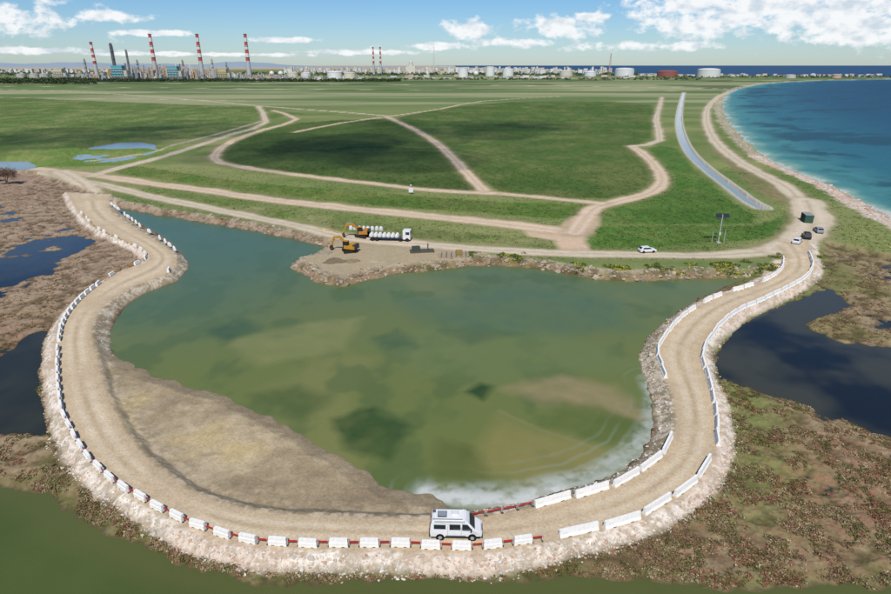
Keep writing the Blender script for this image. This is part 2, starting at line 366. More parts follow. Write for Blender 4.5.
FO=catm(PL([(425,489),(470,494),(520,494),(560,486),(600,474),(632,455),(652,430),(660,403),(652,382)],0),3)
fd=dln(X+wx*.8,Y+wy*.8,FO,14)
nf=fbm(X/.9,Y/.9,197,3)
pond=mix(pond,C(178,184,172),sm(fd,3.0,.3)*(.2+.75*sm(nf*.6+n2*.4,.3,.6)))
pond=mix(pond,C(146,154,134),sm(fd,9,2)*sm(np.sin(fd*3.6+wx*3),.3,.95)*.4*sm(n1,.3,.6))
FO2=catm(PL([(425,494),(470,500),(520,500),(560,491)],0),3); pond=mix(pond,C(206,208,200),sm(dln(X+wx*.5,Y+wy*.5,FO2,8),1.9,.5)*(.5+.5*sm(nf,.35,.6)))
wl=sm(-dP,1.6,0); pond=mix(pond,C(120,112,78),wl*.5*(fd>3))
lag=mix(np.broadcast_to(C(70,86,40),(len(X),3)),C(90,102,54),n1); lag=mix(lag,C(98,100,58),sm(-dL,5,.5)*.6)
mar=mix(np.broadcast_to(C(30,38,46),(len(X),3)),C(66,68,60),sm(n1,.4,.7))
mar=mix(mar,C(60,72,86),sm(-X,20,60)*sm(Y,110,150)*.7)
mar=mix(mar,C(146,158,158),sm(Y,230,300))
mar=mix(mar,C(54,58,48),sm(-X,30,45)*sm(Y,120,100)*.6)
F=faces(r,c); ctr=F[:,0]
idS=(dS<12)|(dS2<55); idP=(dP<8)&~idS&(dL>0); idL=(dL<3)&~idP&~idS
for name,msk,cl,mt in (('sea_water',idS,sea,M_sea),('pond_water',idP,pond,M_pond),('lagoon_water',idL,lag,M_lag),('marsh_water',~(idS|idP|idL),mar,M_mar)):
    f=F[msk[ctr]]; us,inv=np.unique(f,return_inverse=True)
    Vv=np.stack([X[us],Y[us],np.zeros(len(us))],1)
    mesh_np(name,Vv,inv.reshape(-1,4),np.clip(cl[us],0,1),True,mt)
cn=CANAL; tg=np.gradient(cn,axis=0); tg/=np.linalg.norm(tg,axis=1,keepdims=True); nr=np.stack([-tg[:,1],tg[:,0]],1)
Vc=np.concatenate([np.c_[cn+nr*2.1,np.full(len(cn),.9)],np.c_[cn-nr*2.1,np.full(len(cn),.9)]]); k=len(cn)
Fc=np.array([(i,i+1,k+i+1,k+i) for i in range(k-1)])
mesh_np('canal_water',Vc,Fc,np.tile(C(150,162,160),(2*k,1)),True,M_mar)
# ---------------------------------------------------------------- scatter: rocks, shrubs
def sample(n,v0,v1,u0=-150,u1=1040):
    u=rng.uniform(u0,u1,n); v=rng.uniform(v0,v1,n)
    dx=(u-445.5)/FL; dy=(297-v)/FL; t=(H-.8)/(SP-dy*CP)
    return t*dx, t*(CP+dy*SP)
ph=(1+5**.5)/2
IV=np.array([(-1,ph,0),(1,ph,0),(-1,-ph,0),(1,-ph,0),(0,-1,ph),(0,1,ph),(0,-1,-ph),(0,1,-ph),(ph,0,-1),(ph,0,1),(-ph,0,-1),(-ph,0,1)])/1.9
IF=np.array([(0,11,5),(0,5,1),(0,1,7),(0,7,10),(0,10,11),(1,5,9),(5,11,4),(11,10,2),(10,7,6),(7,1,8),(3,9,4),(3,4,2),(3,2,6),(3,6,8),(3,8,9),(4,9,5),(2,4,11),(6,2,10),(8,6,7),(9,8,1)])
def rocks(name,x,y,z,size,col):
    n=len(x); sc=size[:,None,None]*rng.uniform(.6,1.25,(n,12,1))*rng.uniform(.6,1.3,(n,1,3))*np.array([1,1,.7])
    v=IV[None]*sc; a=rng.uniform(0,6.28,n); ca,sa=np.cos(a)[:,None],np.sin(a)[:,None]
    vx=v[...,0]*ca-v[...,1]*sa; vy=v[...,0]*sa+v[...,1]*ca
    V=np.stack([vx+x[:,None],vy+y[:,None],v[...,2]+z[:,None]],-1).reshape(-1,3)
    F=(IF[None]+12*np.arange(n)[:,None,None]).reshape(-1,3)
    return mesh_np(name,V,F,np.repeat(col,12,0),False,M_rock)
def clumps(name,x,y,z,rad,hgt,col,M=16,leaf=.38):
    n=len(x); th=rng.uniform(0,6.28,(n,M)); rr=np.sqrt(rng.random((n,M)))
    px=x[:,None]+rad[:,None]*rr*np.cos(th); py=y[:,None]+rad[:,None]*rr*np.sin(th)
    pz=z[:,None]+hgt[:,None]*(1-rr**2*.7)*rng.uniform(.3,1,(n,M))
    c=np.stack([px,py,pz],-1)[:,:,None,:]
    a=rng.normal(size=(n,M,3)); a/=np.linalg.norm(a,axis=-1,keepdims=True)
    b=rng.normal(size=(n,M,3)); b-= (a*b).sum(-1,keepdims=True)*a; b/=np.linalg.norm(b,axis=-1,keepdims=True)
    s=(rad[:,None]*leaf*rng.uniform(.5,1.2,(n,M)))[...,None]
    a=a*s; b=b*s*.6
    q=np.stack([-a-b*.4,a*.2-b,a+b*.3,-a*.3+b],2)
    V=(c+q).reshape(-1,3); F=np.arange(n*M*4).reshape(-1,4)
    cl=(col[:,None,:]*rng.uniform(.7,1.3,(n,M,1)))
    cl=np.repeat(cl.reshape(-1,3),4,0)
    return mesh_np(name,V,F,np.clip(cl,0,1),False,M_veg)
x,y=sample(150000,180,600); h,cl,i=terrain(x,y)
k=(i['dr']>.45)&(i['dr']<np.where(i['outer']>.5,1.9,2.6)+rng.normal(0,.35,len(x)))&(h>-.05)&(i['du']>-1)&((i['outer']>.5)|(x>30)|(rng.random(len(x))<.4))&(i['dsd']>0)
k&=rng.random(len(x))<.8
x1,y1,h1=x[k],y[k],h[k]
g=rng.uniform(.72,1.12,len(x1))[:,None]*np.where(rng.random(len(x1))[:,None]<.2,C(206,176,152)[None],C(218,208,192)[None])
rocks('rubble_rocks',x1,y1,h1,rng.gamma(2.2,.035,len(x1))+.04,g)
x,y=sample(50000,205,290); h,cl,i=terrain(x,y)
k=(i['du']>-1.2)&(i['du']<2.2)&(h>-.15)&(i['dr']>1)&(i['dp']<3)&(rng.random(len(x))<.6)
x1,y1,h1=x[k],y[k],h[k]; g=rng.uniform(.5,1.1,len(x1))[:,None]*C(180,166,142)[None]
rocks('shoreline_rocks',x1,y1,h1,rng.gamma(3,.08,len(x1))+.1,g)
x,y=sample(60000,90,300,700,1040); h,cl,i=terrain(x,y)
k=(i['ds']>-.6)&(i['ds']<9)&(i['dr']>2)&(rng.random(len(x))<.35)
x1,y1,h1=x[k],y[k],h[k]; g=rng.uniform(.7,1.1,len(x1))[:,None]*np.where(rng.random(len(x1))[:,None]<.3,C(206,166,144)[None],C(210,198,182)[None])
rocks('beach_boulders',x1,y1,h1,rng.gamma(2.5,.09,len(x1))+.1,g)
x,y=sample(240000,185,604); h,cl,i=terrain(x,y)
k=(i['dr']>1.8)&(h>.08)&(i['du']>1)&(i['dsd']>1)&(i['dp']>.5)
pn=fbm(x/2.2,y/2.2,203,3); k&=(rng.random(len(x))<sm(pn,.36,.6)*.9)
x1,y1,h1=x[k],y[k],h[k]
pal=np.array([C(134,110,84),C(108,106,62),C(164,148,116),C(146,100,80),C(98,100,56)])
ix=np.clip((fbm(x1/4,y1/4,207,3)*9-2+rng.normal(0,.8,len(x1))).astype(int),0,4)
clumps('marsh_shrubs',x1,y1,h1-.04,rng.uniform(.12,.34,len(x1)),rng.uniform(.1,.32,len(x1)),pal[ix]*rng.uniform(.8,1.25,len(x1))[:,None],13)
x,y=sample(70000,168,262); h,cl,i=terrain(x,y)
grn=(cl[:,1]>cl[:,0]*1.02)
k=grn&(i['du']<0)&(i['ds']>8)&(rng.random(len(x))<.5)&(i['dc']>5)
x1,y1,h1=x[k],y[k],h[k]
clumps('grass_tufts',x1,y1,h1-.05,rng.uniform(.25,.6,len(x1)),rng.uniform(.12,.35,len(x1)),cl[k]*rng.uniform(.75,1.35,len(x1))[:,None],8)
x,y=sample(9000,255,282,470,830); h,cl,i=terrain(x,y)
k=(i['du']<1.5)&(i['du']>-4.5)&(i['dr']>1.0)&(h>.2)&(rng.random(len(x))<.3)&(fbm(x/5,y/5,303,2)>.45)
x1,y1,h1=x[k],y[k],h[k]
cb=np.where((rng.random(len(x1))<.3)[:,None],C(180,170,60)[None],C(94,110,52)[None])
clumps('bank_bushes',x1,y1,h1,rng.uniform(.4,.9,len(x1)),rng.uniform(.2,.6,len(x1)),cb,26,.3)
print('scatter',time.time()-t0)
# ---------------------------------------------------------------- mesh builder
class MB:
    def __init__(s): s.v=[];s.f=[];s.c=[]
    def add(s,vs,fs,col):
        o=len(s.v); s.v+=[tuple(q) for q in vs]; s.f+=[tuple(i+o for i in f) for f in fs]; s.c+=[tuple(col)]*len(vs); return s
    def box(s,cx,cy,cz,sx,sy,sz,col,rz=0,top=1.0):
        ca,sa=math.cos(rz),math.sin(rz); vs=[]
        for z,k in ((0,1),(1,top)):
            for x,y in ((-1,-1),(1,-1),(1,1),(-1,1)):
                X=x*sx/2*k;Yy=y*sy/2*k
                vs.append((cx+X*ca-Yy*sa,cy+X*sa+Yy*ca,cz+z*sz))
        return s.add(vs,[(3,2,1,0),(4,5,6,7),(0,1,5,4),(1,2,6,5),(2,3,7,6),(3,0,4,7)],col)
    def cyl(s,p0,p1,r0,r1,col,n=12,caps=True):
        p0=np.array(p0,float);p1=np.array(p1,float); d=p1-p0; d/=np.linalg.norm(d)
        a=np.cross(d,(0,0,1) if abs(d[2])<.9 else (1,0,0)); a/=np.linalg.norm(a); b=np.cross(d,a)
        vs=[]
        for p,rr in ((p0,r0),(p1,r1)):
            for k in range(n):
                t=2*math.pi*k/n; vs.append(p+rr*(a*math.cos(t)+b*math.sin(t)))
        fs=[(k,(k+1)%n,n+(k+1)%n,n+k) for k in range(n)]
        if caps: fs+=[tuple(range(n-1,-1,-1)),tuple(range(n,2*n))]
        return s.add(vs,fs,col)
    def beam(s,p0,p1,w,h,col,w1=None,h1=None):
        p0=np.array(p0,float);p1=np.array(p1,float); d=p1-p0; d/=np.linalg.norm(d)
        a=np.cross(d,(0,0,1) if abs(d[2])<.95 else (1,0,0)); a/=np.linalg.norm(a); b=np.cross(a,d)
        w1=w if w1 is None else w1; h1=h if h1 is None else h1; vs=[]
        for p,ww,hx in ((p0,w,h),(p1,w1,h1)):
            for x,y in ((-1,-1),(1,-1),(1,1),(-1,1)): vs.append(p+a*x*ww/2+b*y*hx/2)
        return s.add(vs,[(3,2,1,0),(4,5,6,7),(0,1,5,4),(1,2,6,5),(2,3,7,6),(3,0,4,7)],col)
    def prism(s,prof,wf,col,y0=-1,y1=1):
        n=len(prof); vs=[(x,y0*wf(z,x),z) for x,z in prof]+[(x,y1*wf(z,x),z) for x,z in prof]
        fs=[tuple(range(n)),tuple(range(2*n-1,n-1,-1))]+[(k,n+k,n+(k+1)%n,(k+1)%n)[::-1] for k in range(n)]
        return s.add(vs,fs,col)
    def dome(s,c,r,rz,col,n=14,m=5,lo=0.0):
        vs=[];fs=[]
        for j in range(m):
            t=lo+(math.pi/2-lo)*j/m
            for k in range(n): a=2*math.pi*k/n; vs.append((c[0]+r*math.cos(t)*math.cos(a),c[1]+r*math.cos(t)*math.sin(a),c[2]+rz*math.sin(t)))
        vs.append((c[0],c[1],c[2]+rz))
        for j in range(m-1):
            for k in range(n): fs.append((j*n+k,j*n+(k+1)%n,(j+1)*n+(k+1)%n,(j+1)*n+k))
        for k in range(n): fs.append(((m-1)*n+k,(m-1)*n+(k+1)%n,m*n))
        return s.add(vs,fs,col)
    def mesh(s,name,mat,bevel=0):
        me=bpy.data.meshes.new(name); me.from_pydata(s.v,[],s.f)
        a=me.attributes.new('col','FLOAT_COLOR','POINT')
        a.data.foreach_set('color',np.array([(c[0],c[1],c[2],1) for c in s.c],dtype=np.float32).ravel())
        me.materials.append(mat); me.update(); return me
    def obj(s,name,mat,loc=(0,0,0),rz=0,parent=None,bevel=0):
        me=s.mesh(name,mat); 
        import bmesh
        b=bmesh.new(); b.from_mesh(me); bmesh.ops.recalc_face_normals(b,faces=b.faces); b.to_mesh(me); b.free()
        o=bpy.data.objects.new(name,me); bpy.context.collection.objects.link(o)
        o.location=loc; o.rotation_euler=(0,0,rz)
        if parent: o.parent=parent
        if bevel:
            m=o.modifiers.new('bevel','BEVEL'); m.width=bevel; m.segments=2; m.limit_method='ANGLE'
            for p in me.polygons: p.use_smooth=False
        return o
def empty(name,loc,rz=0):
    e=bpy.data.objects.new(name,None); bpy.context.collection.objects.link(e); e.location=loc; e.rotation_euler=(0,0,rz); return e
WHT=C(232,230,224); BLK=C(28,28,30); GRY=C(120,120,120); RED=C(178,40,34); YEL=C(214,160,30)
# ---------------------------------------------------------------- white camper van
def van(loc,rz):
    e=empty('camper_van',loc,rz)
    w=lambda z,x=0: (0.98 if z<1.15 else 0.98-0.13*(z-1.15)/1.1)-(0.10 if x>2.35 else 0)
    m=MB(); m.prism([(-2.5,.42),(-2.55,.95),(-2.47,1.75),(-2.34,2.2),(-2.1,2.34),(.75,2.36),(1.02,2.26),(1.30,1.98),(1.86,1.32),(2.12,1.2),(2.48,1.0),(2.58,.7),(2.56,.42)],w,C(238,238,236))
    m.obj('body',M_obj,parent=e,bevel=.06)
    g=MB()
    def side(pts):
        for sgn in (-1,1):
            vs=[(x,sgn*(w(z)+.035),z) for x,z in pts]
            g.add(vs,[tuple(range(len(pts)))],BLK)
    side([(.62,1.32),(1.62,1.32),(1.15,1.95),(.62,1.98)]); side([(-.62,1.36),(.45,1.36),(.45,1.95),(-.62,1.95)]); side([(-2.15,1.42),(-1.0,1.42),(-1.0,1.88),(-2.15,1.9)])
    dx,dz=.035,.035
    g.add([(1.84+dx,-.84,1.36+dz),(1.84+dx,.84,1.36+dz),(1.31+dx,.78,1.97+dz),(1.31+dx,-.78,1.97+dz)],[(0,1,2,3)],BLK)
    g.add([(-2.545,-.7,1.35),(-2.545,.7,1.35),(-2.47,.66,1.95),(-2.47,-.66,1.95)],[(3,2,1,0)],BLK)
    g.obj('windows',M_glass,parent=e)
    d=MB()
    d.box(0,0,.3,4.9,1.8,.2,C(40,40,42)); d.box(2.6,0,.36,.14,1.75,.26,C(70,72,74)); d.box(-2.6,0,.4,.12,1.75,.24,C(70,72,74))
    for s_ in (-1,1):
        d.box(0,s_*1.0,.52,2.0,.04,.12,C(90,92,94)); d.box(2.5,s_*.68,.78,.2,.34,.2,C(200,205,210)); d.box(-2.56,s_*.84,1.0,.06,.14,.45,C(150,30,25))
        d.box(1.5,s_*1.12,1.3,.14,.2,.26,C(45,45,48))
        d.box(.54,s_*(.995),.6,.02,.02,1.2,C(150,150,150)); d.box(-.8,s_*(.995),.6,.02,.02,1.2,C(150,150,150))
    d.obj('trim',M_obj,parent=e)
    rf=MB(); rf.box(-1.35,.0,2.38,.9,.8,.09,C(60,64,70)); rf.box(-1.35,0,2.47,.8,.7,.03,C(140,150,160)); rf.box(-.1,.15,2.38,.75,.6,.16,C(225,225,222),top=.85)
    rf.box(-.6,-.86,2.18,3.0,.14,.14,C(200,200,200)); rf.box(-2.15,.4,2.37,.3,.3,.1,C(90,90,92))
    for s_ in (-1,1): rf.box(-.8,s_*.72,2.40,2.9,.05,.05,C(120,120,120))
    rf.obj('roof_equipment',M_obj,parent=e)
    wh=MB()
    for X0 in (-1.55,1.62):
        for s_ in (-1,1):
            wh.cyl((X0,s_*.72,.34),(X0,s_*1.0,.34),.35,.35,C(26,26,28),20); wh.cyl((X0,s_*1.0,.34),(X0,s_*1.025,.34),.2,.17,C(170,172,175),14)
            wh.cyl((X0,s_*.70,.36),(X0,s_*.985,.36),.42,.42,C(18,18,20),20)
    wh.obj('wheels',M_obj,parent=e)
vx,vy=P(456,541,1.3); van((vx,vy+1.0,1.3),math.radians(-1.5))
def car(name,loc,rz,colr,suv=False):
    e=empty(name,loc,rz); hgt=1.0 if not suv else 1.2
    w=lambda z,x=0:.86 if z<.95 else .86-.25*(z-.95)
    m=MB(); m.prism([(-2.1,.3),(-2.15,.85),(-2.0,1.0),(-1.55,1.45*hgt),(.3,1.48*hgt),(1.05,.98),(1.95,.82),(2.12,.55),(2.1,.3)],w,colr); m.obj('body',M_obj,parent=e,bevel=.06)
    g=MB()
    for s_ in (-1,1): g.add([(-1.5,s_*.87,1.0),(.85,s_*.87,1.0),(.25,s_*.80,1.38*hgt),(-1.35,s_*.80,1.38*hgt)],[(0,1,2,3)],BLK)
    g.add([(1.02,-.72,1.04),(1.02,.72,1.04),(.36,.64,1.45*hgt),(.36,-.64,1.45*hgt)],[(0,1,2,3)],BLK); g.add([(-2.0,-.7,1.05),(-2.0,.7,1.05),(-1.62,.62,1.42*hgt),(-1.62,-.62,1.42*hgt)],[(0,1,2,3)],BLK)
    g.obj('windows',M_glass,parent=e)
    k=MB()
    for X0 in (-1.3,1.3):
        for s_ in (-1,1): k.cyl((X0,s_*.62,.32),(X0,s_*.9,.32),.33,.33,BLK,14)
    k.obj('wheels',M_obj,parent=e)
x,y=P(647,252,1.45); car('white_car',(x,y,1.45),math.radians(8),C(225,225,225))
x,y=P(806,238,1.4); car('dark_car',(x,y,1.4),math.radians(70),C(40,46,44),True)
x,y=P(818,232,1.4); car('grey_car',(x,y,1.4),math.radians(75),C(150,155,158))
x,y=P(797,243,1.4); car('white_car',(x,y,1.4),math.radians(50),C(225,225,225))
x,y=P(812,224,1.4); m=MB(); m.box(0,0,.15,4.5,2.2,2.2,C(52,86,70)); 
for k in range(14): m.box(-2.1+k*.32,-1.13,.25,.12,.05,2.0,C(44,74,60)); m.box(-2.1+k*.32,1.13,.25,.12,.05,2.0,C(44,74,60))
m.box(0,0,2.36,4.6,2.3,.06,C(150,155,150)); m.box(-1.8,0,0,.3,2,.15,GRY); m.box(1.8,0,0,.3,2,.15,GRY)
m.obj('site_container',M_obj,(x,y+3,1.4),math.radians(75))
def excavator(loc,rz,rz2,colr):
    m=MB()
    for s_ in (-1,1):
        m.box(0,s_*1.1,.12,3.0,.55,.62,C(45,42,40)); m.cyl((-1.5,s_*1.1-.27,.43),(-1.5,s_*1.1+.27,.43),.33,.33,C(40,38,36)); m.cyl((1.5,s_*1.1-.27,.43),(1.5,s_*1.1+.27,.43),.33,.33,C(40,38,36))
    m.box(0,0,.5,1.6,1.7,.35,C(50,48,46)); m.cyl((0,0,.8),(0,0,1.0),.7,.7,C(60,58,55))
    b=MB()
    b.box(-.5,0,1.0,3.0,2.5,.9,colr); b.box(-1.7,0,1.0,.7,2.5,1.15,C(60,60,60)); b.box(-.9,-.3,1.9,1.2,1.6,.35,colr)
    b.box(.6,.75,1.2,1.3,.95,1.75,C(35,38,42)); b.box(.6,.75,2.96,1.4,1.05,.1,colr)
    b.beam((.7,-.1,1.5),(2.6,-.1,3.6),.45,.6,colr,.4,.6); b.beam((2.6,-.1,3.6),(4.6,-.1,3.2),.4,.6,colr,.35,.4); b.beam((4.3,-.1,3.5),(5.2,-.1,1.2),.32,.45,colr,.28,.3)
    b.cyl((1.2,-.1,1.9),(2.8,-.1,3.2),.09,.09,C(170,170,170)); b.cyl((3.0,-.1,4.0),(4.4,-.1,3.7),.09,.09,C(170,170,170))
    b.prism([(4.7,.2),(5.3,.25),(5.6,.7),(5.35,1.3),(5.0,1.2),(5.05,.75)],lambda z,x=0:.5,C(70,62,52))
    e=empty('excavator',loc,rz); m.obj('tracks',M_obj,parent=e); o=b.obj('upper_body_and_boom',M_obj,parent=e,rz=rz2,bevel=.04)
x,y=P(350,252,1.4); excavator((x,y,1.45),math.radians(20),math.radians(140),C(190,140,36))
x,y=P(363,237,1.5); excavator((x,y,1.5),math.radians(150),math.radians(30),C(186,128,44))
x,y=P(388,240,1.5); e=empty('flatbed_lorry',(x,y,1.5),math.radians(-6)); m=MB()
m.box(-.5,0,.8,9,2.4,.25,C(80,80,84)); m.box(5.2,0,.6,2.0,2.4,2.4,C(226,226,226)); m.box(4.0,0,.7,.3,2.2,.9,GRY)
m.obj('chassis_and_cab',M_obj,parent=e,bevel=.06); g=MB(); g.box(6.22,0,1.9,.04,2.1,.8,BLK); g.box(5.5,-1.22,1.9,1.0,.04,.7,BLK); g.box(5.5,1.22,1.9,1.0,.04,.7,BLK); g.obj('cab_windows',M_glass,parent=e)
k=MB()
for X0 in (-4,-2.8,3.6,5.4):
    for s_ in (-1,1): k.cyl((X0,s_*.9,.5),(X0,s_*1.25,.5),.5,.5,BLK,14)
k.obj('wheels',M_obj,parent=e); k=MB()
for i_ in range(7):
    for s_ in (-1,1): k.dome((-4.4+i_*1.15,s_*.55,1.05),.58,1.0,C(214,214,210),10,4,-.3)
k.obj('bulk_bags',M_obj,parent=e)
m=MB()
for i_ in range(8): m.dome((i_*1.25,random.uniform(-.2,.2),.2),.62,1.0,C(210,212,210),10,4,-.3)
x,y=P(350,231,1.5); m.obj('bulk_bag_row',M_obj,(x,y+2,1.5),math.radians(-8))
x,y=P(453,256,1.4); m=MB()
for i_ in range(6): m.beam((-3+i_*1.2,-1.4,.4),(-2.6+i_*1.2,1.4,.4+.2*(i_%2)),.25,.25,C(120,100,70))
for s_ in (-1,0,1): m.cyl((-3.6,s_*1.1,.25),(3.8,s_*1.1,.25),.25,.25,C(150,140,120))
m.box(1.5,0,.5,1.6,1.4,.9,C(160,130,70)); m.obj('steel_pipe_stack',M_obj,(x,y,1.4),.1)
m=MB(); m.box(0,0,0,6,2.2,.5,C(90,84,70)); m.box(-1.5,0,.5,2,1.6,1.0,C(66,76,66)); m.cyl((1.5,0,.5),(1.5,0,2.2),.15,.15,C(90,90,90))
x,y=P(422,252,1.4); m.obj('pump_unit',M_obj,(x,y,1.4),.15)
def heap(u,v,r,hh_,colr,name='earth_heap'):
    x,y=P(u,v,1.3); n=26; vs=[];fs=[]; m=7
    for j in range(m):
        t=j/m
        for k in range(n):
            a=2*math.pi*k/n; rr=r*(1-t)*(1+.22*math.sin(3*a+u)+.12*math.sin(7*a+j)); vs.append((rr*math.cos(a),rr*.7*math.sin(a),hh_*math.sin(t*1.4)*(1+.1*math.sin(a*5+j))))
    vs.append((0,0,hh_)); 
    for j in range(m-1):
        for k in range(n): fs.append((j*n+k,j*n+(k+1)%n,(j+1)*n+(k+1)%n,(j+1)*n+k))
    for k in range(n): fs.append(((m-1)*n+k,(m-1)*n+(k+1)%n,m*n))
    b=MB(); b.add(vs,fs,colr); b.obj(name,M_rock,(x,y,1.15))
heap(335,262,3.2,1.2,C(120,106,86)); heap(352,262,2.4,.9,C(140,124,100)); heap(326,254,2.2,.9,C(150,140,122)); heap(375,262,2.0,.6,C(170,158,134)); heap(480,254,2.5,.6,C(168,152,120))
# ---------------------------------------------------------------- concrete barriers
def jersey(L_):
    m=MB(); prof=[(-.30,0),(.30,0),(.30,.10),(.18,.34),(.12,.88),(-.12,.88),(-.18,.34),(-.30,.10)]
    n=len(prof); vs=[(-L_/2,a,b) for a,b in prof]+[(L_/2,a,b) for a,b in prof]
    m.add(vs,[tuple(range(n))[::-1],tuple(range(n,2*n))]+[(k,(k+1)%n,n+(k+1)%n,n+k) for k in range(n)],C(246,243,236))
    for s_ in (-1,1): m.box(s_*L_*.25,.302,.0,.4,.012,.09,C(60,58,54)); m.box(s_*L_*.25,-.302,.0,.4,.012,.09,C(60,58,54))
    return m
def block_mesh():
    m=MB(); m.box(0,0,.0,1.85,.5,.5,C(246,243,236),top=.98); m.box(0,0,.5,1.80,.34,.36,C(246,243,236),top=.96); m.box(-.45,0,0,.3,.52,.07,C(80,76,70)); m.box(.45,0,0,.3,.52,.07,C(80,76,70)); return m
meJ={L_:None for L_ in (4.3,3.0,2.2)}
def inst(me,name,x,y,z,rz,sc=1):
    o=bpy.data.objects.new(name,me); bpy.context.collection.objects.link(o); o.location=(x,y,z); o.rotation_euler=(random.uniform(-.02,.02),random.uniform(-.015,.015),rz); return o
for L_ in meJ:
    o=jersey(L_).obj('concrete_barrier',M_conc); meJ[L_]=o.data; bpy.data.objects.remove(o)
o=block_mesh().obj('concrete_block',M_conc); meB=o.data; bpy.data.objects.remove(o)
def rail(colr,colr2,L_,two=True,h_=.13):
    m=MB()
    for i_ in range(4):
        cc_=colr if i_%2==0 else colr2
        for z in ((.30,.62) if two else (.42,)): m.box(-L_/2+(i_+.5)*L_/4,0,z,L_/4-.002,.05,h_,cc_)
    for x_ in (-L_/2+.08,L_/2-.08): m.box(x_,.0,0,.06,.08,.75,C(190,190,186)); m.box(x_,0,0,.14,.4,.07,C(60,60,60))
    return m
def mkmesh(m,mat=M_obj):
    o=m.obj('tmp',mat); me=o.data; bpy.data.objects.remove(o); return me
meR=mkmesh(rail(RED,RED*1.15,1.15,False,.2)); meRL=mkmesh(rail(RED,RED*1.1,1.75,False,.16)); meY=mkmesh(rail(YEL,YEL,2.0,True,.1))
def walk(pts,step,z=1.3):
    pl=catm(PL(pts,z),8); seg=np.linalg.norm(np.diff(pl,axis=0),axis=1); s=np.concatenate([[0],np.cumsum(seg)])
    n=int(s[-1]/step); out=[]
    for i_ in range(n+1):
        t=i_*step; k=min(np.searchsorted(s,t,side='right')-1,len(seg)-1); f=(t-s[k])/seg[k]
        p=pl[k]+(pl[k+1]-pl[k])*f; d=pl[k+1]-pl[k]; out.append((p[0],p[1],math.atan2(d[1],d[0])))
    return out
Z=1.30
def row(pts,step,me,name,jit=.05,between=None,bname=None,skip=0):
    w_=walk(pts,step/2)
    for i_,(x,y,a) in enumerate(w_):
        if i_%2==0:
            if random.random()<skip: continue
            inst(me,name,x+random.uniform(-.06,.06),y+random.uniform(-.06,.06),Z,a+random.uniform(-jit,jit))
        elif between is not None: inst(between,bname,x,y,Z,a)
row([(58,350),(58,380),(63,412),(75,438),(92,462),(118,485),(152,505),(187,523),(232,538),(268,544),(335,546),(401,546),(440,548),(480,548),(540,541)],3.0,meB,'concrete_block',.06,meR,'red_barrier_rail')
row([(98,285),(78,302),(64,321),(58,345)],2.6,meB,'concrete_block',.06)
row([(82,214),(96,228),(116,238),(137,248),(146,256),(140,263),(120,271),(104,281)],4.2,meB,'concrete_block',.1,meY,'yellow_barrier_rail',.2)
row([(578,533),(630,520),(668,500),(697,478),(714,452)],5.0,meJ[4.3],'concrete_barrier',.03)
row([(718,440),(716,410),(710,385),(703,358),(711,336),(734,314),(770,297),(802,280),(812,266),(808,252)],3.5,meJ[3.0],'concrete_barrier',.06)
row([(553,502),(600,490),(632,476),(661,455),(672,432)],4.8,meJ[4.3],'concrete_barrier',.05)
row([(668,385),(662,368),(658,350),(670,330),(692,310),(722,295),(760,283),(780,271),(783,259)],3.6,meJ[3.0],'concrete_barrier',.08,None,None,.1)
row([(478,517),(510,511),(550,502)],3.5,meRL,'red_barrier_rail',.03,meRL,'red_barrier_rail')
row([(112,205),(140,226),(162,240),(176,252),(177,262),(168,272)],4.5,meB,'concrete_block',.2,None,None,.35)
row([(320,230),(350,236)],3,meY,'yellow_barrier_rail',.1)
# ---------------------------------------------------------------- solar panel mast, monitoring station
x,y=P(718,243,1.4); m=MB(); m.cyl((0,0,0),(0,0,7.6),.13,.10,C(190,192,190)); m.box(0,0,0,.9,.9,.35,C(190,185,175)); m.beam((-1.5,0,7.0),(1.5,0,7.0),.08,.08,GRY)
for sx in (-.95,.95):
    a=math.radians(40)
    vs=[(sx-.75,-.6*math.cos(a),7.1-.6*math.sin(a)+.3),(sx+.75,-.6*math.cos(a),7.1-.6*math.sin(a)+.3),(sx+.75,.6*math.cos(a),7.1+.6*math.sin(a)+.3),(sx-.75,.6*math.cos(a),7.1+.6*math.sin(a)+.3)]
    m.add(vs+[(q[0],q[1]+.03,q[2]-.05) for q in vs],[(0,1,2,3),(7,6,5,4),(0,4,5,1),(1,5,6,2),(2,6,7,3),(3,7,4,0)],C(24,30,56))
m.box(.0,-.15,2.2,.5,.3,.7,C(200,200,200)); m.beam((0,0,5.0),(.9,0,7.0),.05,.05,GRY); m.beam((0,0,5.0),(-.9,0,7.0),.05,.05,GRY)
m.cyl((1.6,.3,0),(1.6,.3,3.4),.1,.1,C(170,170,166)); m.cyl((-1.5,.4,0),(-1.5,.4,3.0),.1,.1,C(170,170,166))
m.obj('solar_panel_mast',M_obj,(x,y,1.4))
x,y=P(411,194,1.5); m=MB(); m.box(0,0,.6,1.6,.1,1.6,WHT); m.cyl((-.6,0,0),(-.6,0,.7),.06,.06,GRY); m.cyl((.6,0,0),(.6,0,.7),.06,.06,GRY); m.cyl((0,.2,0),(0,.2,3.2),.05,.05,GRY); m.box(0,.2,3.0,.5,.3,.4,WHT); m.obj('monitoring_station',M_obj,(x,y,1.5))
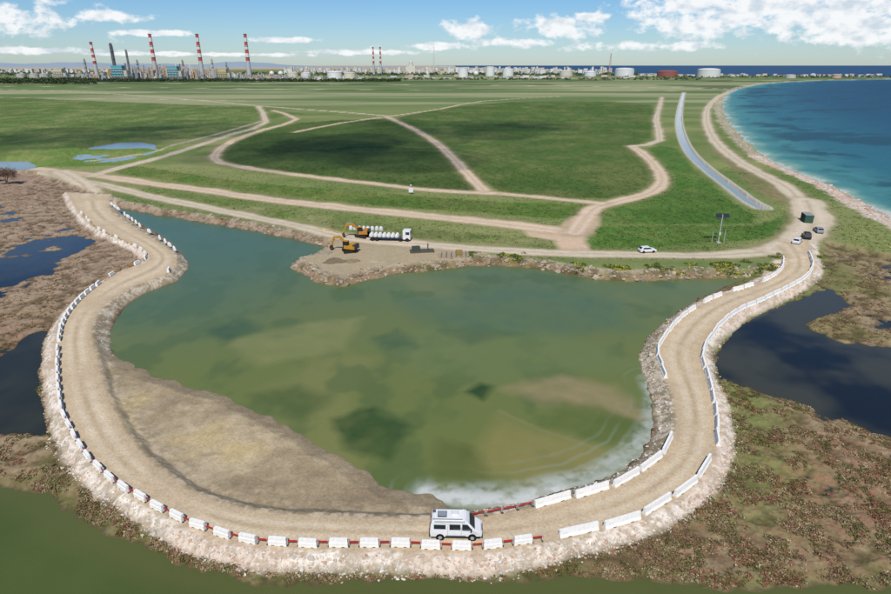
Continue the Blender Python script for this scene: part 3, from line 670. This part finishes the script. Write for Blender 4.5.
# ---------------------------------------------------------------- refinery; colours lightened to carry a slight distance haze
Y0=2050.
def chimney(u,vt,Y=Y0,r=6.,col1=C(190,84,74),grey=C(184,186,186)):
    x=AT(u,Y,1.5); zt=ZV(vt,Y); m=MB(); n=12
    for k in range(n):
        z0=zt*k/n; z1=zt*(k+1)/n; r0=r*(1-.4*k/n); r1=r*(1-.4*(k+1)/n)
        cc_=grey if k<5 else (col1 if (n-1-k)%2==0 else C(222,218,214))
        m.cyl((0,0,z0+1),(0,0,z1+1),r0,r1,cc_,16)
        if k in (5,8,11): m.cyl((0,0,z1-1),(0,0,z1),r1+1.2,r1+1.2,GRY,16)
    m.obj('striped_chimney',M_obj,(x,Y,0))
for u,vt in ((157,34),(203,34),(250,34)): chimney(u,vt,Y0,7.5)
chimney(98,42,Y0,6.5); chimney(374,47,3000,5.5); chimney(381,47,3000,5.5)
def boiler(u,Y,wd,ht,teal):
    x=AT(u,Y,1.5); m=MB(); m.box(0,0,0,wd,wd*.7,ht*.35,C(184,180,168))
    m.box(-wd*.1,0,ht*.35,wd*.6,wd*.5,ht*.65,teal); m.box(wd*.28,0,ht*.35,wd*.3,wd*.4,ht*.35,C(200,196,180))
    for i_ in range(7):
        m.box(0,-wd*.36,ht*.35*i_/7+1,wd*1.02,.5,.8,C(130,126,120))
        m.beam((-wd/2+i_*wd/6,-wd*.4,0),(-wd/2+i_*wd/6,-wd*.4,ht*.8),1,1,C(140,132,124))
    for z in (.5,.65,.8): m.box(-wd*.1,-wd*.27,ht*z,wd*.66,1.5,1,C(214,210,200))
    m.cyl((wd*.3,0,ht*.7),(wd*.3,0,ht*1.15),2,2,GRY); m.obj('boiler_building',M_obj,(x,Y-200,0))
boiler(154,Y0,52,44,C(86,164,176)); boiler(203,Y0,48,42,C(96,164,174)); boiler(247,Y0,38,34,C(190,180,120)); boiler(100,Y0,42,34,C(196,188,160))
def col_tower(u,vt,r,colr,Y=Y0):
    x=AT(u,Y,1.5); z=ZV(vt,Y); m=MB(); m.cyl((0,0,0),(0,0,z),r,r*.9,colr,12); m.dome((0,0,z),r*.9,r*.8,colr,12,3)
    for k in range(1,5): m.cyl((0,0,z*k/5),(0,0,z*k/5+1),r+1.4,r+1.4,C(150,146,140),12)
    m.cyl((r+1,0,0),(r+1,0,z*.95),.6,.6,C(150,150,150),6); m.obj('distillation_column',M_obj,(x,Y,0))
for u,vt,r_,cc_ in ((117,44,5,C(96,98,104)),(131,50,3,C(120,120,124)),(140,60,3,C(160,158,154)),(185,60,2.5,C(160,140,126)),(214,59,3,C(190,188,182)),(228,62,2,C(150,150,150)),(88,59,3,C(160,158,154))): col_tower(u,vt,r_,cc_)
m=MB(); R=random.Random(11)
pal2=[C(176,172,166),C(196,192,186),C(156,150,146),C(180,150,130),C(214,212,208),C(136,140,144),C(206,192,164),C(150,174,178),C(220,170,90)]
for k in range(1300):
    u=R.choice([R.uniform(60,290),R.gauss(175,50)]); Y=Y0+R.uniform(-160,420); x=AT(u,Y,1.5)
    dens=math.exp(-((u-170)/75)**2); ht=R.uniform(4,11)+R.random()**2.5*38*dens; w_=R.uniform(2.5,12)
    t=R.random()
    if t<.35: m.box(x,Y,1,w_,R.uniform(5,14),ht*.8,R.choice(pal2),R.uniform(-.2,.2))
    elif t<.7: m.cyl((x,Y,1),(x,Y,ht*1.15),w_*.18+.5,w_*.18+.5,R.choice(pal2),8)
    else:
        c_=R.choice(pal2)
        for z in range(3): m.box(x,Y,ht*(z+1)/3.2,w_*1.3,6,.9,c_)
        for sx in (-1,0,1): m.box(x+sx*w_*.6,Y-3,0,.8,.8,ht,c_)
for k in range(26):
    u=R.uniform(50,350); Y=Y0-R.uniform(120,180); x=AT(u,Y,1.5); 
    for z in (3,4.5,6): m.cyl((x-40,Y,z),(x+40,Y,z),.6,.6,C(190,188,180),6)
m.obj('refinery_process_units',M_obj)
def tank(name,u,vb,vt,wpx,colr,roof=None,Y=None):
    Y=P(445.5,vb,1.5)[1] if Y is None else Y; x=AT(u,Y,1.5); r_=wpx*(Y*CP)/FL/2; z=ZV(vt,Y); b=MB()
    b.cyl((0,0,.8),(0,0,z),r_,r_,colr,28); b.cyl((0,0,z-.8),(0,0,z),r_+.5,r_+.5,colr*.8,28); b.dome((0,0,z),r_*.98,r_*.14,roof if roof is not None else colr,28,3)
    for i_ in range(10): b.box(-r_*.7+i_*1.6,-r_*.75-i_*.2,z*(i_+.5)/10,1.6,1.2,.5,GRY)
    b.obj(name,M_obj,(x,Y,0))
tank('oil_storage_tank',667,76.6,71.5,20,C(150,92,80)); tank('oil_storage_tank',708,77,69.6,22,C(222,220,214)); tank('oil_storage_tank',624,76,69,19,C(222,222,218)); tank('oil_storage_tank',790,78,75,10,C(200,196,186)); tank('oil_storage_tank',836,78,74.5,9,C(200,170,150))
for u,w_,vb,vt in ((293,11,77.5,72.5),(306,10,77,73),(335,15,78.5,72),(350,12,78.5,73),(463,10,77,69),(490,9,76,67),(508,11,76,69),(566,13,76,71),(590,12,76,72)): tank('oil_storage_tank',u,vb,vt,w_,R.choice([C(226,226,222),C(216,214,206),C(214,206,186)]))
for u in (45,35,22,58): tank('oil_storage_tank',u,78,74,9,R.choice([C(206,204,200),C(190,184,170)]))
def sphere(u,Y,r_):
    x=AT(u,Y,1.5); b=MB(); b.dome((0,0,r_+4),r_,r_,C(220,220,216),18,6); b.dome((0,0,r_+4),r_,-r_,C(210,210,206),18,6)
    for k in range(8): a=k*math.pi/4; b.cyl((r_*.95*math.cos(a),r_*.95*math.sin(a),0),(r_*.95*math.cos(a),r_*.95*math.sin(a),r_+4),.6,.6,GRY,6)
    b.obj('spherical_gas_tank',M_obj,(x,Y,0))
for u in (476,272,281): sphere(u,2500,10)
def pylon(u,vt,Y):
    x=AT(u,Y,1.5); z=ZV(vt,Y); b=MB(); w_=5; lv=8
    for k in range(lv):
        z0=z*k/lv;z1=z*(k+1)/lv; w0=w_*(1-.8*k/lv); w1=w_*(1-.8*(k+1)/lv); q=[(1,1),(-1,1),(-1,-1),(1,-1)]
        for i_ in range(4):
            a,c_=q[i_],q[(i_+1)%4]; b.beam((a[0]*w0,a[1]*w0,z0),(a[0]*w1,a[1]*w1,z1),.5,.5,C(176,120,110)); b.beam((a[0]*w0,a[1]*w0,z0),(c_[0]*w1,c_[1]*w1,z1),.35,.35,C(200,196,192))
    b.obj('lattice_mast',M_obj,(x,Y,0))
pylon(609,53,2600); pylon(434,46,3000)
def town(name,n,u0,u1,Ya,Yb,hmin,hmax,seed):
    R=random.Random(seed); b=MB()
    pal3=[C(230,228,222),C(222,214,200),C(214,202,184),C(236,235,234),C(206,188,172),C(214,212,212)]
    for k in range(n):
        Y=R.uniform(Ya,Yb); u=R.uniform(u0,u1); x=AT(u,Y,1.5); w_=R.uniform(8,26); ht=hmin+(hmax-hmin)*R.random()**2.4; c_=R.choice(pal3)*.92
        d_=R.uniform(10,20); b.box(x,Y,0,w_,d_,ht,c_); b.box(x,Y,ht,w_+1,d_+1,.6,C(196,156,138) if R.random()<.4 else c_*.9)
        for f_ in range(int(ht//5)):
            for j in range(int(w_//7)): b.box(x-w_/2+3.5+j*7,Y-d_/2-.05,1.8+f_*5,1.5,.14,1.8,C(140,144,150))
    b.obj(name,M_obj)
town('distant_town',560,285,610,3200,5400,6,36,5); town('distant_town',260,-120,110,3400,5200,6,26,6); town('distant_town',90,640,880,2650,2900,4,10,8); town('industrial_sheds',80,270,640,2150,2700,4,9,9)
Yc=3600; x=AT(411,Yc); b=MB(); zt=ZV(60,Yc); b.box(0,0,0,50,30,zt*.55,C(220,212,196)); b.cyl((0,0,zt*.5),(0,0,zt*.75),11,11,C(220,212,198),16); b.dome((0,0,zt*.75),11,zt*.25,C(206,198,184),16,5); b.cyl((0,0,zt*.98),(0,0,zt*1.06),1.5,.5,C(200,190,170)); b.obj('church',M_obj,(x,Yc,0))
b=MB(); vs=[];fs=[]; n=240; Yh=13000
us=np.linspace(-260,460,n); prof=np.clip(fbm(us/60,us*0+3,401,4)*230-20,5,400)*np.clip((470-us)/200,0.02,1)*.75
for i_,u in enumerate(us):
    x=AT(u,Yh,1); vs+=[(x,Yh,-2),(x*1.02,Yh+900,float(prof[i_])),(x*1.1,Yh+4000,-5)]
for i_ in range(n-1):
    a=i_*3; fs+=[(a,a+3,a+4,a+1),(a+1,a+4,a+5,a+2)]
b.add(vs,fs,C(150,166,178)); b.obj('distant_hills',M_veg)  # distance haze painted in as a pale blue hill colour
def trees(name,n,u0,u1,Ya,Yb,hmn,hmx,colr,seed):
    r_=np.random.default_rng(seed); u=r_.uniform(u0,u1,n); Y=r_.uniform(Ya,Yb,n); x=(u-445.5)/FL*(Y*CP+H*SP)
    hg=r_.uniform(hmn,hmx,n)
    c_=colr[None]*r_.uniform(.6,1.25,n)[:,None]
    return clumps(name,x,Y,np.full(n,1.)+hg*.12,hg*.7,hg,c_,60,.28)
trees('tree_belt',520,-150,95,1500,1900,6,13,C(70,86,56),1); trees('tree_belt',800,60,400,1760,1840,4,10,C(72,88,58),2); trees('tree_belt',300,400,700,1950,2200,3,7,C(88,100,70),5); trees('tree_belt',300,640,900,2300,2650,3,7,C(88,100,72),3); trees('tree_belt',900,-200,640,2700,3500,6,13,C(88,104,78),4)
def tree(u,v,hgt,colr):
    x,y=P(u,v,1.4); e=empty('bare_tree',(x,y,1.3)); b=MB(); R=random.Random(3); tips=[]
    def br(p,d,L_,r_,k):
        q=p+d*L_; b.cyl(p,q,r_,r_*.6,C(96,82,66),6,False)
        if k==0: tips.append(q); return
        for _ in range(4):
            nd=d+np.array([R.uniform(-.9,.9),R.uniform(-.9,.9),R.uniform(-.2,.5)]); nd/=np.linalg.norm(nd); br(q,nd,L_*.68,r_*.55,k-1)
    for a in range(3): br(np.array([.2*a,0,0.]),np.array([.3*(a-1),.1,.95]),hgt*.26,.16,3)
    b.obj('trunk_and_limbs',M_veg,parent=e); t=np.array(tips); t=t[np.random.default_rng(2).integers(0,len(t),700)]+np.random.default_rng(5).normal(0,.8,(700,3))
    t[:,2]=np.abs(t[:,2]-.6)
    o=clumps('twigs',t[:,0],t[:,1],t[:,2]-.3,np.full(len(t),.5),np.full(len(t),.7),colr[None]*np.ones((len(t),1)),12,.26); o.parent=e
tree(6,182,8,C(140,116,98)); tree(-14,180,7,C(140,116,98))
# ---------------------------------------------------------------- clouds overhead (they cast the cloud shadows on the fields)
EL=math.radians(52); AZ=math.radians(184)
S=np.array([math.sin(AZ)*math.cos(EL),math.cos(AZ)*math.cos(EL),math.sin(EL)])
Mc,nt,b_=new_mat('cloud'); N=nt.nodes; b_.inputs['Base Color'].default_value=(.9,.9,.92,1); b_.inputs['Roughness'].default_value=1
tr=N.new('ShaderNodeBsdfTransparent'); mx=N.new('ShaderNodeMixShader'); mx.inputs[0].default_value=.78
nt.links.new(b_.outputs[0],mx.inputs[1]); nt.links.new(tr.outputs[0],mx.inputs[2]); nt.links.new(mx.outputs[0],N['Material Output'].inputs['Surface'])
def cloud(u,v,rx,ry,seed,alt=520,n=14):
    x,y=P(u,v,1.5); c_=np.array([x,y,0])+S/S[2]*alt; R=random.Random(seed); b=MB()
    for k in range(n):
        a=R.uniform(0,6.28); q=R.uniform(.1,1.)
        sx=R.uniform(.2,.5); ox,oy=rx*q*math.cos(a),ry*q*math.sin(a)
        b.dome((ox,oy,R.uniform(-8,8)),min(rx,ry)*sx*1.2,min(rx,ry)*sx*.8,(.8,.8,.8),24,8,0)
    b.obj('cloud',Mc,tuple(c_))
cloud(110,133,95,70,1); cloud(-10,138,60,40,2); cloud(340,146,72,70,3,520,18); cloud(460,128,95,60,6,520,14)
# ---------------------------------------------------------------- sun, sky
sun=bpy.data.lights.new('sun','SUN'); sun.energy=4.1; sun.angle=math.radians(.5); sun.color=(1,.95,.875)
so=bpy.data.objects.new('sun',sun); bpy.context.collection.objects.link(so)
from mathutils import Vector
so.rotation_euler=Vector((-S[0],-S[1],-S[2])).to_track_quat('-Z','Y').to_euler()
w=bpy.data.worlds.new('World'); bpy.context.scene.world=w; w.use_nodes=True; nt=w.node_tree; N=nt.nodes; L=nt.links; bg=N['Background']
sk=N.new('ShaderNodeTexSky'); sk.sky_type='NISHITA'; sk.sun_disc=False; sk.sun_elevation=EL; sk.sun_rotation=AZ; sk.altitude=50; sk.air_density=1.0; sk.dust_density=.3; sk.ozone_density=2.0
tc=N.new('ShaderNodeTexCoord'); sp=N.new('ShaderNodeSeparateXYZ'); L.new(tc.outputs['Generated'],sp.inputs[0])
def mt(op,a,b=None,c=None):
    n=N.new('ShaderNodeMath'); n.operation=op
    for i_,q in enumerate((a,b,c)):
        if q is None: continue
        if isinstance(q,(int,float)): n.inputs[i_].default_value=q
        else: L.new(q,n.inputs[i_])
    return n.outputs[0]
prev=None
for u,v,ru,rv in ((755,0,110,28),(700,24,55,14),(840,14,100,24),(862,38,60,8),(1010,5,120,40),(470,30,34,10),(560,27,42,12),(510,42,50,5),(118,17,28,5),(94,14,16,5),(150,33,40,3),(30,50,60,3),(640,46,70,5),(360,52,70,3),(290,40,40,3),(-150,10,120,25),(592,17,24,6),(440,46,50,4),(200,54,120,2)):
    dx=(u-445.5)/FL; dy=(297-v)/FL; d=np.array([dx,CP+dy*SP,-SP+dy*CP]); d/=np.linalg.norm(d)
    ax=mt('DIVIDE',mt('SUBTRACT',sp.outputs[0],float(d[0])),ru/620); az=mt('DIVIDE',mt('SUBTRACT',sp.outputs[2],float(d[2])),rv/620)
    q=mt('SUBTRACT',1.0,mt('SQRT',mt('ADD',mt('MULTIPLY',ax,ax),mt('MULTIPLY',az,az))))
    prev=q if prev is None else mt('MAXIMUM',prev,q)
mp=N.new('ShaderNodeMapping'); mp.inputs['Scale'].default_value=(1,1,1.7); L.new(tc.outputs['Generated'],mp.inputs['Vector'])
nz=N.new('ShaderNodeTexNoise'); nz.inputs['Scale'].default_value=34; nz.inputs['Detail'].default_value=8; nz.inputs['Roughness'].default_value=.62; L.new(mp.outputs[0],nz.inputs['Vector'])
nb=N.new('ShaderNodeTexNoise'); nb.inputs['Scale'].default_value=45; nb.inputs['Detail'].default_value=5; L.new(mp.outputs[0],nb.inputs['Vector'])
dn=mt('ADD',mt('MAXIMUM',prev,-1.0),mt('MULTIPLY',mt('SUBTRACT',nz.outputs['Fac'],.49),3.0))
al=N.new('ShaderNodeMapRange'); al.interpolation_type='SMOOTHSTEP'; al.inputs['From Min'].default_value=.0; al.inputs['From Max'].default_value=.65; L.new(dn,al.inputs['Value'])
cr=N.new('ShaderNodeValToRGB'); cr.color_ramp.elements[0].position=.32; cr.color_ramp.elements[0].color=(6.4,7.2,8.0,1); cr.color_ramp.elements[1].position=.54; cr.color_ramp.elements[1].color=(9.6,9.7,9.8,1); L.new(nb.outputs['Fac'],cr.inputs[0])
tr_=N.new('ShaderNodeMapRange'); tr_.inputs['From Min'].default_value=0.0; tr_.inputs['From Max'].default_value=.12; L.new(sp.outputs[2],tr_.inputs['Value'])
tcol=N.new('ShaderNodeMix'); tcol.data_type='RGBA'; L.new(tr_.outputs[0],tcol.inputs[0]); tcol.inputs[6].default_value=(.70,.85,1.06,1); tcol.inputs[7].default_value=(.44,.72,1.02,1)
tint=N.new('ShaderNodeMix'); tint.data_type='RGBA'; tint.blend_type='MULTIPLY'; tint.inputs[0].default_value=1; L.new(sk.outputs[0],tint.inputs[6]); L.new(tcol.outputs[2],tint.inputs[7])
mxx=N.new('ShaderNodeMix'); mxx.data_type='RGBA'; L.new(mt('MULTIPLY',al.outputs[0],.94),mxx.inputs[0]); L.new(tint.outputs[2],mxx.inputs[6]); L.new(cr.outputs[0],mxx.inputs[7])
L.new(mxx.outputs[2],bg.inputs['Color']); bg.inputs['Strength'].default_value=.1
# ---------------------------------------------------------------- camera
cam=bpy.data.cameras.new('camera'); cam.lens=24; cam.sensor_width=36; cam.clip_end=200000; cam.clip_start=.5
co=bpy.data.objects.new('camera',cam); bpy.context.collection.objects.link(co); co.location=(0,0,H); co.rotation_euler=(math.pi/2-PIT,0,0)
sc=bpy.context.scene; sc.camera=co
sc.view_settings.view_transform='Standard'; sc.view_settings.look='None'; sc.view_settings.exposure=0
print('done',time.time()-t0)
